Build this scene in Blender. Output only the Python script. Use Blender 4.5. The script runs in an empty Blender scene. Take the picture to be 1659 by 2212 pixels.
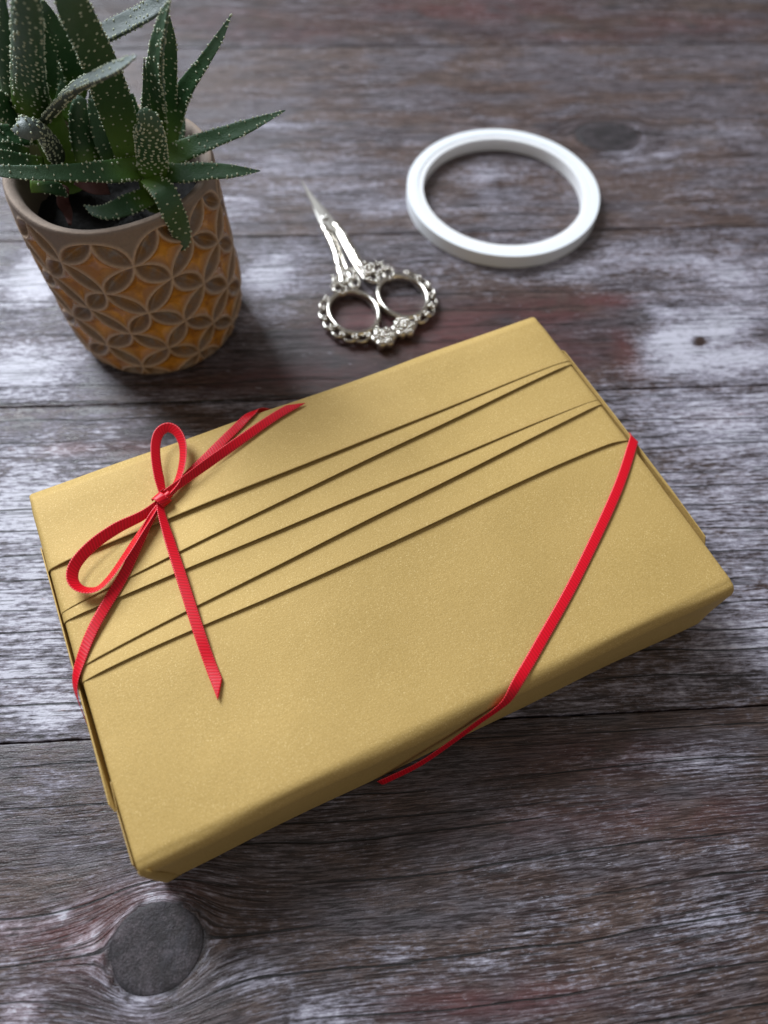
import bpy, bmesh, math, random
import numpy as np
from mathutils import Vector, Matrix
random.seed(7); RNG = np.random.default_rng(11)
S = bpy.context.scene; COL = S.collection
R_ = math.radians
MM = 0.001                                   # everything below is written in millimetres

# ------------------------------------------------------------------ camera, world, light, exposure
cam = bpy.data.cameras.new('camera'); cam_ob = bpy.data.objects.new('camera', cam); COL.objects.link(cam_ob)
pitch, roll = 1.0529, 0.0474
F = Vector((0, math.cos(pitch), -math.sin(pitch))); X = Vector((1, 0, 0)); U = X.cross(F)
Rv = X*math.cos(roll) + U*math.sin(roll); Uv = U*math.cos(roll) - X*math.sin(roll)
m = Matrix((Rv, Uv, -F)).transposed().to_4x4(); m.translation = (0, 0, 246.64*MM)
cam_ob.matrix_world = m
cam.sensor_fit = 'VERTICAL'; cam.sensor_height = 36; cam.sensor_width = 27
cam.lens = 36*1659.46/2212
cam.clip_start = 0.005; cam.clip_end = 50
cam.dof.use_dof = True; cam.dof.focus_distance = 0.238; cam.dof.aperture_fstop = 6.8
S.camera = cam_ob
CAM = np.array([0, 0, 246.64])

w = bpy.data.worlds.new('World'); S.world = w; w.use_nodes = True
bg = w.node_tree.nodes['Background']; bg.inputs[0].default_value = (1.0, 0.95, 0.91, 1); bg.inputs[1].default_value = 0.27

def area(name, loc, target, size, size_y, power, col):
    l = bpy.data.lights.new(name, 'AREA'); l.shape = 'RECTANGLE'; l.size = size; l.size_y = size_y
    l.energy = power; l.color = col
    o = bpy.data.objects.new(name, l); COL.objects.link(o); o.location = loc
    o.rotation_euler = (Vector(target)-Vector(loc)).to_track_quat('-Z', 'Y').to_euler()
    return o
area('window_light', (-1.45, 1.62, 1.72), (0.0, 0.12, 0.0), 1.15, 1.4, 126, (0.84, 0.915, 1.0))
S.view_settings.view_transform = 'Standard'; S.view_settings.look = 'None'
S.view_settings.exposure = 0.0; S.view_settings.gamma = 1.0

# ------------------------------------------------------------------ helpers
def tag(o, label=None, cat=None, group=None, kind=None):
    if label: o['label'] = label
    if cat: o['category'] = cat
    if group: o['group'] = group
    if kind: o['kind'] = kind
    return o
def empty(name, loc=(0, 0, 0), rz=0.0):
    o = bpy.data.objects.new(name, None); COL.objects.link(o)
    o.location = [c*MM for c in loc]; o.rotation_euler = (0, 0, rz); o.empty_display_size = 0.01
    return o
def mesh(name, verts, faces, mat, parent=None, smooth=True, attrs=None, uv=None, sharp=False):
    me = bpy.data.meshes.new(name)
    v = np.asarray(verts, float)*MM
    me.from_pydata(v.tolist(), [], [list(map(int, f)) for f in faces])
    if mat: me.materials.append(mat)
    if smooth: me.polygons.foreach_set('use_smooth', [True]*len(me.polygons))
    for k, a in (attrs or {}).items():
        a = np.asarray(a, np.float32)
        if a.ndim == 1:
            me.attributes.new(k, 'FLOAT', 'POINT').data.foreach_set('value', a)
        else:
            me.attributes.new(k, 'FLOAT_VECTOR', 'POINT').data.foreach_set('vector', a.ravel())
    if uv is not None:
        uv = np.asarray(uv, np.float32); l = me.uv_layers.new(name='UVMap')
        idx = np.empty(len(me.loops), int); me.loops.foreach_get('vertex_index', idx)
        l.data.foreach_set('uv', uv[idx].ravel())
    if sharp: me.set_sharp_from_angle(angle=R_(28))
    me.update()
    o = bpy.data.objects.new(name, me); COL.objects.link(o)
    if parent: o.parent = parent
    return o
def gridf(nu, nv, closed_u=False, closed_v=False, off=0):
    """faces of a grid whose vertex (i,j) has index i*nv+j"""
    fs = []
    for i in range(nu if closed_u else nu-1):
        for j in range(nv if closed_v else nv-1):
            a = i*nv+j; b = ((i+1) % nu)*nv+j; c = ((i+1) % nu)*nv+(j+1) % nv; d = i*nv+(j+1) % nv
            fs.append((a+off, b+off, c+off, d+off))
    return fs
def smooth01(x, a, b):
    t = np.clip((x-a)/(b-a), 0, 1); return t*t*(3-2*t)
def catmull(P, n):
    """resample control rows smoothly: n samples, roughly even in length"""
    P = np.asarray(P, float); k = len(P)
    E = np.vstack([2*P[0]-P[1], P, 2*P[-1]-P[-2]])
    out = []
    for i in range(k-1):
        p0, p1, p2, p3 = E[i:i+4]
        for t in np.linspace(0, 1, 24, endpoint=False):
            out.append(.5*((2*p1)+(-p0+p2)*t+(2*p0-5*p1+4*p2-p3)*t*t+(-p0+3*p1-3*p2+p3)*t**3))
    out.append(P[-1]); out = np.array(out)
    d = np.r_[0, np.cumsum(np.linalg.norm(np.diff(out[:, :3], axis=0), axis=1))]
    s = np.linspace(0, d[-1], n)
    return np.stack([np.interp(s, d, out[:, c]) for c in range(out.shape[1])], 1), s
def norm(a):
    a = np.asarray(a, float); return a/np.maximum(np.linalg.norm(a, axis=-1, keepdims=True), 1e-9)
def tube(path, rad, seg=10, closed=False, flat=1.0, up=(0, 0, 1)):
    """round (or flattened) bar along a path -> verts, faces"""
    P = np.asarray(path, float); n = len(P)
    T = norm(np.roll(P, -1, 0)-np.roll(P, 1, 0)) if closed else norm(np.gradient(P, axis=0))
    up = np.asarray(up, float); side = norm(np.cross(T, up)); nn = norm(np.cross(side, T))
    rad = np.broadcast_to(np.asarray(rad, float), (n,))
    a = np.linspace(0, 2*np.pi, seg, endpoint=False)
    V = P[:, None]+rad[:, None, None]*(np.cos(a)[None, :, None]*side[:, None]+flat*np.sin(a)[None, :, None]*nn[:, None])
    fs = gridf(n, seg, closed, True)
    if not closed: fs += [tuple(range(seg))[::-1], tuple(range((n-1)*seg, n*seg))]
    return V.reshape(-1, 3), fs
class Build:
    def __init__(s): s.v = []; s.f = []; s.n = 0
    def add(s, v, f):
        v = np.asarray(v, float); s.v.append(v); s.f += [tuple(i+s.n for i in q) for q in f]; s.n += len(v)
    def out(s, name, mat, parent=None, smooth=True): return mesh(name, np.vstack(s.v), s.f, mat, parent, smooth)
_bm = bmesh.new(); bmesh.ops.create_icosphere(_bm, subdivisions=1, radius=1)
ICO_V = np.array([v.co[:] for v in _bm.verts]); ICO_F = [tuple(v.index for v in f.verts) for f in _bm.faces]; _bm.free()
_bm = bmesh.new(); bmesh.ops.create_icosphere(_bm, subdivisions=2, radius=1)
ICO2_V = np.array([v.co[:] for v in _bm.verts]); ICO2_F = [tuple(v.index for v in f.verts) for f in _bm.faces]; _bm.free()

class N:
    """tiny node-tree writer"""
    def __init__(s, name):
        s.m = bpy.data.materials.new(name); s.m.use_nodes = True; s.t = s.m.node_tree; s.b = s.t.nodes['Principled BSDF']
    def n(s, typ, **kw):
        nd = s.t.nodes.new(typ)
        for k, v in kw.items():
            if k.startswith('i_'):
                key = k[2:]; key = int(key) if key.isdigit() else key.replace('_', ' ')
                s.put(nd.inputs[key], v)
            else: setattr(nd, k, v)
        return nd
    def put(s, sock, v):
        if hasattr(v, 'is_linked') or isinstance(v, bpy.types.NodeSocket): s.t.links.new(v, sock)
        else: sock.default_value = v
    def math(s, op, a, b=0.0, c=None, clamp=False):
        nd = s.n('ShaderNodeMath', operation=op, use_clamp=clamp); s.put(nd.inputs[0], a); s.put(nd.inputs[1], b)
        if c is not None: s.put(nd.inputs[2], c)
        return nd.outputs[0]
    def attr(s, name): return s.n('ShaderNodeAttribute', attribute_name=name)
    def noise(s, vec, scale, detail=3, rough=.55, dist=0.0):
        return s.n('ShaderNodeTexNoise', i_Vector=vec, i_Scale=scale, i_Detail=detail, i_Roughness=rough, i_Distortion=dist).outputs['Fac']
    def vmul(s, vec, k):
        nd = s.n('ShaderNodeVectorMath', operation='MULTIPLY'); s.put(nd.inputs[0], vec); nd.inputs[1].default_value = k; return nd.outputs[0]
    def mix(s, f, a, b, mode='MIX'):
        nd = s.n('ShaderNodeMix', data_type='RGBA', blend_type=mode); s.put(nd.inputs[0], f)
        s.put(nd.inputs[6], a if not isinstance(a, tuple) else (*a, 1)[:4]); s.put(nd.inputs[7], b if not isinstance(b, tuple) else (*b, 1)[:4])
        return nd.outputs[2]
    def sst(s, x, a, b, o0=0.0, o1=1.0):
        nd = s.n('ShaderNodeMapRange', interpolation_type='SMOOTHSTEP'); s.put(nd.inputs[0], x)
        nd.inputs[1].default_value = a; nd.inputs[2].default_value = b; nd.inputs[3].default_value = o0; nd.inputs[4].default_value = o1
        return nd.outputs[0]
    def bump(s, h, dist, strength=1.0, normal=None):
        nd = s.n('ShaderNodeBump', i_Height=h, i_Strength=strength); nd.inputs['Distance'].default_value = dist*MM
        if normal is not None: s.put(nd.inputs['Normal'], normal)
        return nd.outputs[0]
    def set(s, **kw):
        for k, v in kw.items():
            s.put(s.b.inputs[k.replace('_', ' ')], v if not (isinstance(v, tuple) and len(v) == 3 and 'Radius' not in k) else (*v, 1))
        return s.m
    def obj(s):
        return s.vmul(s.n('ShaderNodeTexCoord').outputs['Object'], (1000, 1000, 1000))

# ------------------------------------------------------------------ materials
def mat_wood():
    k = N('weathered_painted_wood')
    fl = k.attr('flow').outputs['Vector']
    worn = k.attr('worn').outputs['Fac']; red = k.attr('red').outputs['Fac']; tone = k.attr('tone').outputs['Fac']
    knot = k.attr('knot').outputs['Fac']; ring = k.attr('knotring').outputs['Fac']
    fine = k.noise(k.vmul(fl, (.085, 1.25, 1)), 1, 5, .66)
    hair = k.noise(k.vmul(fl, (.22, 2.7, 1)), 1, 3, .65)
    flake = k.noise(k.vmul(fl, (.34, .95, 1)), 1, 5, .72, .1)
    mid = k.noise(k.vmul(fl, (.018, .16, 1)), 1, 4, .6)
    blot = k.noise(k.vmul(fl, (.030, .055, 1)), 1, 4, .6, .5)
    # paint left in the grain
    mm = k.math('MULTIPLY_ADD', fine, 1.15, worn)
    mm = k.math('MULTIPLY_ADD', flake, 1.15, mm)
    mm = k.math('MULTIPLY_ADD', mid, .45, mm)
    mm = k.math('MULTIPLY_ADD', blot, .65, mm)
    paint = k.sst(mm, 1.93, 2.28)
    thick = k.sst(mm, 2.24, 2.40)
    # bare timber under it
    tt = k.math('MULTIPLY_ADD', k.math('SUBTRACT', mid, .5), .7, k.math('ADD', tone, .05))
    fib = k.sst(k.math('MULTIPLY_ADD', hair, .45, fine), .64, .80)
    tt = k.math('MULTIPLY_ADD', k.math('SUBTRACT', fib, .5), .62, tt)
    tt = k.math('MULTIPLY_ADD', k.math('SUBTRACT', hair, .5), .5, tt, clamp=True)
    brn = k.sst(k.noise(k.vmul(fl, (.022, .08, 4)), 1, 3, .6), .40, .60)
    base = k.mix(tt, k.mix(brn, (.017, .0125, .0140), (.026, .0145, .0110)), k.mix(brn, (.160, .142, .158), (.150, .106, .092)))
    rr = k.math('MULTIPLY', red, k.sst(k.math('ADD', blot, k.math('MULTIPLY', fine, .4)), .45, .8))
    base = k.mix(rr, base, (.105, .036, .036))
    c = k.mix(k.math('MULTIPLY', paint, .78), base, k.mix(k.math('MULTIPLY', red, .5), (.37, .36, .44), (.44, .28, .27)))
    c = k.mix(k.math('MULTIPLY', thick, .7), c, (.60, .59, .66))
    # thin dark pores over everything, and crisp little flakes of paint and pink primer
    pore = k.sst(k.noise(k.vmul(fl, (.10, 1.9, 5)), 1, 3, .6), .36, .44, 1, 0)
    c = k.mix(k.math('MULTIPLY', pore, .62), c, (.010, .0068, .0066))
    fk = k.noise(k.vmul(fl, (.16, .62, 7)), 1, 5, .72)
    fk2 = k.noise(k.vmul(fl, (.12, .50, 9)), 1, 5, .72)
    c = k.mix(k.math('MULTIPLY', k.sst(fk, .655, .70), .75), c, (.42, .41, .46))
    c = k.mix(k.math('MULTIPLY', k.sst(fk2, .665, .71), .6), c, (.34, .21, .20))
    # long drying cracks: contour lines of a noise stretched along the grain
    vy = k.n('ShaderNodeSeparateXYZ', i_0=fl).outputs
    wv = k.math('MULTIPLY_ADD', vy[1], .105, k.math('MULTIPLY', vy[2], 3.1))
    wv = k.math('MULTIPLY_ADD', k.noise(k.vmul(fl, (.011, .035, 1)), 1, 2, .5), .95, wv)
    wv = k.math('MULTIPLY_ADD', k.noise(k.vmul(fl, (.11, .3, 1)), 1, 2, .5), .06, wv)
    vor = k.n('ShaderNodeTexVoronoi', feature='DISTANCE_TO_EDGE', voronoi_dimensions='1D', i_W=wv, i_Scale=1.0)
    cd = vor.outputs['Distance']
    brk = k.sst(k.noise(k.vmul(fl, (.012, .05, 3)), 1, 2), .38, .50)
    crack = k.math('MULTIPLY', k.sst(cd, .016, .036, 1, 0), brk)
    cn2 = k.noise(k.vmul(fl, (.010, .55, 2)), 1, 2, .5)
    crack2 = k.math('MULTIPLY', k.sst(k.math('ABSOLUTE', k.math('SUBTRACT', cn2, .52)), .012, .04, 1, 0), k.sst(blot, .48, .6))
    crack = k.math('MAXIMUM', crack, k.math('MULTIPLY', crack2, .6))
    crack = k.math('MULTIPLY', crack, k.math('SUBTRACT', 1, knot))
    c = k.mix(k.math('MULTIPLY', crack, .95), c, (.004, .0035, .0035))
    # knot heart
    ob = k.obj()
    ks = k.math('MULTIPLY_ADD', k.noise(ob, 1.5, 4, .75), .8, k.math('MULTIPLY', k.noise(k.vmul(ob, (.10, .17, 1)), 1, 3, .6), .7))
    kn = k.mix(k.sst(ks, .66, .98), (.010, .0078, .0092), (.075, .060, .068))
    c = k.mix(k.math('MULTIPLY', knot, .93), c, kn)
    c = k.mix(k.math('MULTIPLY', ring, .8), c, (.009, .008, .010))
    o = k.obj()
    peb = k.noise(o, 1.6, 2, .5)
    h = k.math('MULTIPLY_ADD', fine, .6, k.math('MULTIPLY', paint, .35))
    h = k.math('MULTIPLY_ADD', crack, -1.2, h)
    h = k.math('MULTIPLY_ADD', ring, -.8, h)
    h = k.math('MULTIPLY_ADD', hair, .25, h)
    h = k.math('MULTIPLY_ADD', peb, .42, h)
    rg = k.math('MULTIPLY_ADD', paint, .08, k.math('MULTIPLY_ADD', fine, .20, k.math('MULTIPLY_ADD', knot, .22, .29)))
    k.set(Base_Color=c, Roughness=rg, Normal=k.bump(h, .34, .85), Specular_IOR_Level=.48)
    return k.m
def mat_gold():
    k = N('gold_kraft_paper')
    o = k.obj()
    f1 = k.noise(o, 2.1, 3, .65); f2 = k.noise(k.vmul(o, (.8, 1.7, 1)), 1.0, 2, .5); big = k.noise(o, .03, 3, .5)
    sp = k.noise(o, 3.4, 1, .5)
    c = k.mix(k.sst(f1, .25, .75), (.435, .284, .080), (.545, .368, .118))
    c = k.mix(k.sst(big, .3, .7, 0, .12), c, (.64, .43, .16))
    c = k.mix(k.sst(sp, .60, .72, 0, .6), c, (.84, .64, .30))
    h = k.math('MULTIPLY_ADD', f2, .7, f1)
    crs = k.noise(o, .05, 2, .5)
    nb = k.bump(crs, .8, .45)
    return k.set(Base_Color=c, Metallic=.24, Roughness=k.math('MULTIPLY_ADD', f1, .14, .60), Normal=k.bump(h, .085, .75, nb))
def mat_ribbon():
    k = N('red_satin_ribbon')
    uv = k.n('ShaderNodeUVMap').outputs[0]; sx = k.n('ShaderNodeSeparateXYZ', i_0=uv)
    u, v = sx.outputs[0], sx.outputs[1]
    ev = k.math('ABSOLUTE', k.math('SUBTRACT', v, .5))
    edge = k.sst(ev, .36, .41)
    diag = k.math('SINE', k.math('MULTIPLY_ADD', v, 9.0, k.math('MULTIPLY', u, 6.2)))
    st = k.math('SINE', k.math('MULTIPLY', u, 9.0))
    gro = k.sst(k.math('ABSOLUTE', k.math('SUBTRACT', ev, .375)), .012, .035, 1, 0)
    body = k.mix(k.sst(diag, -.6, .9), (.55, .0005, .009), (.73, .001, .017))
    c = k.mix(k.math('MULTIPLY', edge, k.sst(st, -.1, .8)), body, (.92, .09, .10))
    c = k.mix(k.math('MULTIPLY', gro, .45), c, (.28, .0, .006))
    h = k.math('MULTIPLY_ADD', k.math('MULTIPLY', diag, k.math('SUBTRACT', 1, edge)), .35, k.math('MULTIPLY', st, k.math('MULTIPLY', edge, .8)))
    return k.set(Base_Color=c, Roughness=.40, Normal=k.bump(h, .05, .55), Specular_IOR_Level=.30)
def mat_simple(name, col, rough, metal=0.0, bump=0.0, scale=.8, vary=.12, **kw):
    k = N(name); o = k.obj(); f = k.noise(o, scale, 4, .6)
    c = k.mix(f, tuple(x*(1-vary) for x in col), tuple(min(1, x*(1+vary)) for x in col))
    k.set(Base_Color=c, Roughness=k.math('MULTIPLY_ADD', f, .12, rough-.06), Metallic=metal, **kw)
    if bump: k.set(Normal=k.bump(f, bump, .6))
    return k.m
def mat_pot():
    k = N('amber_glazed_stoneware'); o = k.obj()
    dia = k.attr('diamond').outputs['Fac']; pet = k.attr('petal').outputs['Fac']; rid = k.attr('ridge').outputs['Fac']
    f = k.noise(o, .9, 5, .65); g = k.noise(o, .16, 4, .6, .3); sp = k.noise(o, 2.6, 3, .6)
    c = k.mix(f, (.19, .145, .115), (.27, .205, .165))
    c = k.mix(k.sst(sp, .60, .70, 0, .55), c, (.08, .065, .06))
    am = k.mix(k.sst(g, .40, .62), (.60, .265, .026), (.34, .135, .024))
    pe = k.mix(k.sst(g, .38, .60), (.27, .235, .215), (.36, .185, .05))
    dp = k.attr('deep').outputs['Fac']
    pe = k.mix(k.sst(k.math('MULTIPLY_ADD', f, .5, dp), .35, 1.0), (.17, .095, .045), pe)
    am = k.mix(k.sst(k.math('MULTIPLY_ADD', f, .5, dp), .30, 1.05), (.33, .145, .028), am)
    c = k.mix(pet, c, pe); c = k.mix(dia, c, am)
    c = k.mix(k.math('MULTIPLY', rid, k.sst(f, .25, .75, .55, 1.0)), c, (.56, .40, .28))
    gl = k.math('MAXIMUM', dia, k.math('MULTIPLY', pet, .6))
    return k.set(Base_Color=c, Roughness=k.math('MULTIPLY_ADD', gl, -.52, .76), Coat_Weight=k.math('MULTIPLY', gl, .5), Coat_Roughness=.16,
                 Normal=k.bump(k.math('MULTIPLY_ADD', sp, .5, f), .35, .5))
def mat_leaf(name, dark, light, tip):
    k = N(name); o = k.obj(); t = k.attr('along').outputs['Fac']
    f = k.noise(o, .35, 4, .6); f2 = k.noise(o, 2.2, 3, .6)
    c = k.mix(k.sst(t, .02, .40), light, dark)
    c = k.mix(k.sst(k.math('MULTIPLY_ADD', f, .5, t), .75, 1.4, 0, .8), c, tip)
    c = k.mix(k.sst(f2, .35, .75, 0, .30), c, tuple(min(1, x*1.9+.012) for x in dark))
    return k.set(Base_Color=c, Roughness=k.math('MULTIPLY_ADD', f2, .18, .38), Normal=k.bump(k.math('MULTIPLY_ADD', f2, .7, f), .30, .6),
                 Subsurface_Weight=0.0, Specular_IOR_Level=.45)
WOOD, GOLD, RED, POT = mat_wood(), mat_gold(), mat_ribbon(), mat_pot()
LEAF = mat_leaf('succulent_green', (.026, .078, .026), (.105, .195, .016), (.066, .115, .072))
LEAF_GREY = mat_leaf('grey_green_leaf', (.052, .070, .060), (.030, .050, .018), (.21, .25, .24))
DRY = mat_simple('dried_leaf_red', (.10, .035, .030), .7, 0, .4, .5, .4)
DOT = mat_simple('tubercle_white', (.46, .50, .35), .5, 0, 0, 1, .25)
SOIL = mat_simple('dark_potting_soil', (.005, .004, .0035), .95, 0, 1.2, .7, .5)
WHITE = mat_simple('white_tape_plastic', (.88, .88, .89), .42, 0, .03, .6, .02, Subsurface_Weight=.25, Subsurface_Radius=(.006, .006, .006), Subsurface_Scale=1.0)
LINER = mat_simple('white_release_liner', (.84, .87, .90), .42, 0, .05, .9, .02)
SILVER = mat_simple('polished_nickel', (.56, .525, .47), .16, 1.0, .05, 1.3, .06)
STEEL = mat_simple('brushed_steel_blade', (.56, .535, .49), .36, 1.0, .02, 2.0, .06)
DARKWOOD = mat_simple('dark_gap_timber', (.012, .010, .011), .8, 0, .2, .3, .2)

# ------------------------------------------------------------------ table of weathered planks
PHI = 0.0967
table = empty('tabletop', (0, 0, 0), PHI); tag(table, kind='structure')
KN = [(-57.3, 3.6, 13.1, 11.7, .04), (141.7, 358.6, 17.0, 12.2, -.05)]      # knots: centre, radii, slant
BLOBS_WORN = [  # u, v, ru, rv, amount : where old white paint survives
 (-60, -10, 9, 5, .33), (-28, -6, 10, 4, .38), (-11, -14, 12, 4, .40), (33, -6, 10, 3, .25), (-92, -9, 6, 6, .45), (-97, 11, 8, 3.5, .35),
 (-85, 13.3, 3, 1.6, .75), (102, 2, 9, 4, .2), (71, 59, 14, 4, .15), (106, 46, 16, 5, .25), (-59, 17.5, 10, 3, .25), (77, 48, 22, 4, .24), (-93, 48, 12, 9, .2),
 (46, 34, 12, 3, .18), (60, 20, 30, 3, .12), (-75, 6, 6, 5, .2), (10, -2, 8, 2.5, .2),
 (-117, 146, 26, 30, .38), (-107, 93, 20, 26, .34), (-97, 68, 10, 9, .28), (152, 178, 40, 14, .27), (143, 146, 30, 26, .26), (134, 90, 26, 22, .18), (110, 120, 12, 20, .2),
 (-45, 192, 30, 5, .05), (-8, 196, 30, 4, .0), (60, 186, 30, 8, .2),
 (-133, 265, 16, 22, .52), (-128, 212, 24, 18, .42), (-30, 268, 16, 18, .40), (-27, 239, 18, 7, .22), (141, 218, 15, 9, .62), (166, 227, 14, 8, .5), (139, 234, 9, 5, .35),
 (180, 249, 25, 14, .30), (148, 205, 35, 8, .30), (142, 268, 50, 12, .18), (105, 222, 8, 20, .15), (175, 208, 20, 9, .3), (104, 262, 20, 10, .14),
 (-24, 371, 26, 5, .34), (-28, 342, 30, 16, .26), (-5, 322, 30, 14, .16), (27, 306, 26, 9, .18), (74, 328, 22, 12, .26), (72, 304, 26, 6, .2), (162, 340, 26, 8, .26), (201, 363, 28, 6, .28),
 (176, 312, 26, 9, .12), (-49, 308, 20, 12, .28), (176, 417, 40, 10, .06), (45, 398, 60, 14, .04), (-120, 330, 40, 30, .2)]
BLOBS_RED = [(-75, 8, 14, 9, .9), (-97, 10, 10, 5, .8), (-92, -9, 6, 5, .7), (33, -14, 26, 4, .9), (-60, 17, 14, 4, .6), (77, 48, 26, 6, .55), (46, 30, 20, 6, .4), (95, 30, 30, 6, .45), (-60, -14, 12, 4, .3),
 (-105, 172.7, 9, 2.5, 1.3), (-81, 171.7, 9, 3, 1.3), (150, 178, 12, 5, .25),
 (13, 232, 22, 14, 1.0), (60, 226, 30, 14, 1.0), (95, 240, 14, 8, 1.0), (118, 243, 12, 4, 1.1), (80, 210, 30, 10, .8), (-20, 205, 30, 7, .8), (120, 215, 5, 14, .8),
 (-24, 455, 40, 10, .5), (80, 480, 60, 16, .8), (210, 462, 40, 10, .5), (-60, 470, 40, 12, .5), (140, 450, 50, 4, .4)]
BLOBS_DARK = [(80, 236, 36, 11, .62), (13, 230, 30, 13, .6), (-10, 205, 44, 10, .55), (50, 212, 60, 14, .6), (153.5, 218, 2.2, 1.8, 1.6), (92, 52, 40, 6, .0), (118, 322, 0.1, 0.1, 0),
 (83, 322, 7, 3, .35), (141.7, 358.6, 16, 11, .7), (40, 55, 40, 9, .3), (126, 372, 30, 4, .15), (-85, 169.5, 6, 2, .5), (100, 400, 120, 14, .1), (112, 215, 10, 5, .25)]
#            v0     v1     tone  worn  seed
PLANKS = [(-215.0, -61.4, .34, .14, 3.7), (-61.1, 61.8, .32, .20, 0.0), (62.1, 193.5, .36, .30, 11.3), (193.8, 288.4, .38, .28, 23.9),
          (288.7, 441.9, .52, .20, 37.1), (442.2, 560.0, .25, .16, 51.7), (560.6, 700.0, .35, .15, 64.3), (700.5, 850.0, .30, .18, 77.9)]
def wood_attrs(u, v, pl):
    v0, v1, tone, worn, seed = pl
    wn = np.full(u.shape, worn); rd = np.full(u.shape, .12); tn = np.full(u.shape, tone)
    for (a, b, ra, rb, k) in BLOBS_WORN:
        if v0-2 < b < v1+2: wn += k*np.exp(-((u-a)/ra)**2-((v-b)/rb)**2)
    for (a, b, ra, rb, k) in BLOBS_RED:
        if v0-2 < b < v1+2: rd += k*np.exp(-((u-a)/ra)**2-((v-b)/rb)**2)
    for (a, b, ra, rb, k) in BLOBS_DARK:
        if v0-2 < b < v1+2:
            g = k*np.exp(-((u-a)/ra)**2-((v-b)/rb)**2); wn -= g; tn -= .6*g
    fu, fv = u.copy(), v.copy(); kn = np.zeros(u.shape); kr = np.zeros(u.shape)
    if seed == 0.0: fv = fv-11*smooth01(u, -45, 135)*np.clip((62-v)/40, 0, 1)-2*np.sin((u+70)/30)*np.clip((25-v)/20, 0, 1)
    for (a, b, ra, rb, sl) in KN:
        if not (v0 < b < v1): continue
        x = (u-a)/ra; y = (v-b-sl*(u-a))/rb; r = np.sqrt(x*x+y*y)
        amp = np.exp(-np.clip(r-1, 0, 9)**2/5)
        fv = fv-(y*rb)*np.where(r > 1, .92/np.maximum(r, 1)**2, .92)*amp
        if ra < 15:
            kn = np.maximum(kn, smooth01(r, 1.02, .96)); kr = np.maximum(kr, np.exp(-((r-.99)/.035)**2)+.35*np.exp(-((r-.93)/.06)**2)*(y < .2))
            wn += .22*np.exp(-((r-1.09)/.06)**2)*(.5+.5*np.sin(3*np.arctan2(y, x)+2.2))
        else:
            kn = np.maximum(kn, smooth01(r, 1.04, .9)); kr = np.maximum(kr, .7*np.exp(-((r-.95)/.08)**2)*(x < .6))
            wn += .38*np.exp(-((r-1.13)/.08)**2)*smooth01(x-.6*y, -.2, .7)
            tn -= .18*np.exp(-((r-1.6)/.3)**2)
    return dict(flow=np.stack([fu, fv, np.full(u.shape, seed)], 1), worn=wn, red=np.clip(rd, 0, 1), tone=tn, knot=kn, knotring=np.clip(kr, 0, 1))
def plank(pl):
    v0, v1 = pl[:2]
    us = np.unique(np.r_[np.linspace(-620, -160, 70), np.linspace(-160, 230, 170), np.linspace(230, 720, 70)])
    n = max(12, int((v1-v0)/2.2)); vs = np.r_[v0, v0+.08, v0+.3, np.linspace(v0+.8, v1-.8, n), v1-.3, v1-.08, v1]
    zt = np.r_[-.7, -.22, -.05, np.zeros(n), -.05, -.22, -.7]
    Ug, Vg = np.meshgrid(us, vs, indexing='ij'); Z = np.broadcast_to(zt, Ug.shape).copy()
    wob = .10*np.sin(Ug*.11+pl[4])+.08*np.sin(Ug*.37+2*pl[4])+.05*np.sin(Ug*.9)
    k = np.minimum(np.abs(Vg-v0), np.abs(Vg-v1)) < .6
    Vw = Vg+np.where(k, np.where(Vg-v0 < 1, np.abs(wob), -np.abs(wob)), 0)
    Z += np.where(k, 0, .03*np.sin(Ug*.05+Vg*.3))
    top = np.stack([Ug.ravel(), Vw.ravel(), Z.ravel()], 1)
    fs = gridf(len(us), len(vs)); nv = len(vs); nu = len(us)
    rim = [i*nv for i in range(nu)]+[(nu-1)*nv+j for j in range(1, nv)]+[i*nv+nv-1 for i in range(nu-2, -1, -1)]+[j for j in range(nv-2, 0, -1)]
    low = top[rim].copy(); low[:, 2] = -9
    base = len(top); m_ = len(rim); fs += [(rim[(i+1) % m_], rim[i], base+i, base+(i+1) % m_) for i in range(m_)]
    fs.append(tuple(base+i for i in range(m_)))
    allv = np.vstack([top, low]); a = wood_attrs(allv[:, 0], allv[:, 1], pl)
    o = mesh('plank', allv, fs, WOOD, table, attrs=a)
    for (cu, cv, ra, rb, sl) in KN:                                 # the knot's heart sits a hair proud of its plank
        if v0 < cv < v1:
            rr = np.r_[np.linspace(.0, .9, 12), .96, .985, 1.0]; th = np.linspace(0, 2*np.pi, 64, endpoint=False)
            g = []
            for r in rr:
                for t in th:
                    wv = 1+.02*math.sin(3*t+1)+.012*math.sin(5*t)
                    x = r*ra*.985*wv*math.cos(t); y = r*rb*.985*wv*math.sin(t)+sl*x
                    g.append((cu+x, cv+y, .22*(1-r**6)+.03 if r < .999 else -.1))
            g = np.array(g); mesh('knot', g, gridf(len(rr), 64, False, True), WOOD, o, attrs=wood_attrs(g[:, 0], g[:, 1], pl))
for pl in PLANKS: plank(pl)
def box(b, x0, x1, y0, y1, z0, z1):
    v = [(x, y, z) for x in (x0, x1) for y in (y0, y1) for z in (z0, z1)]
    b.add(v, [(0, 1, 3, 2), (4, 6, 7, 5), (0, 4, 5, 1), (2, 3, 7, 6), (0, 2, 6, 4), (1, 5, 7, 3)])
b = Build(); box(b, -618, 718, -213, 848, -14, -9.3); b.out('backing_board', DARKWOOD, table, False)

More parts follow.
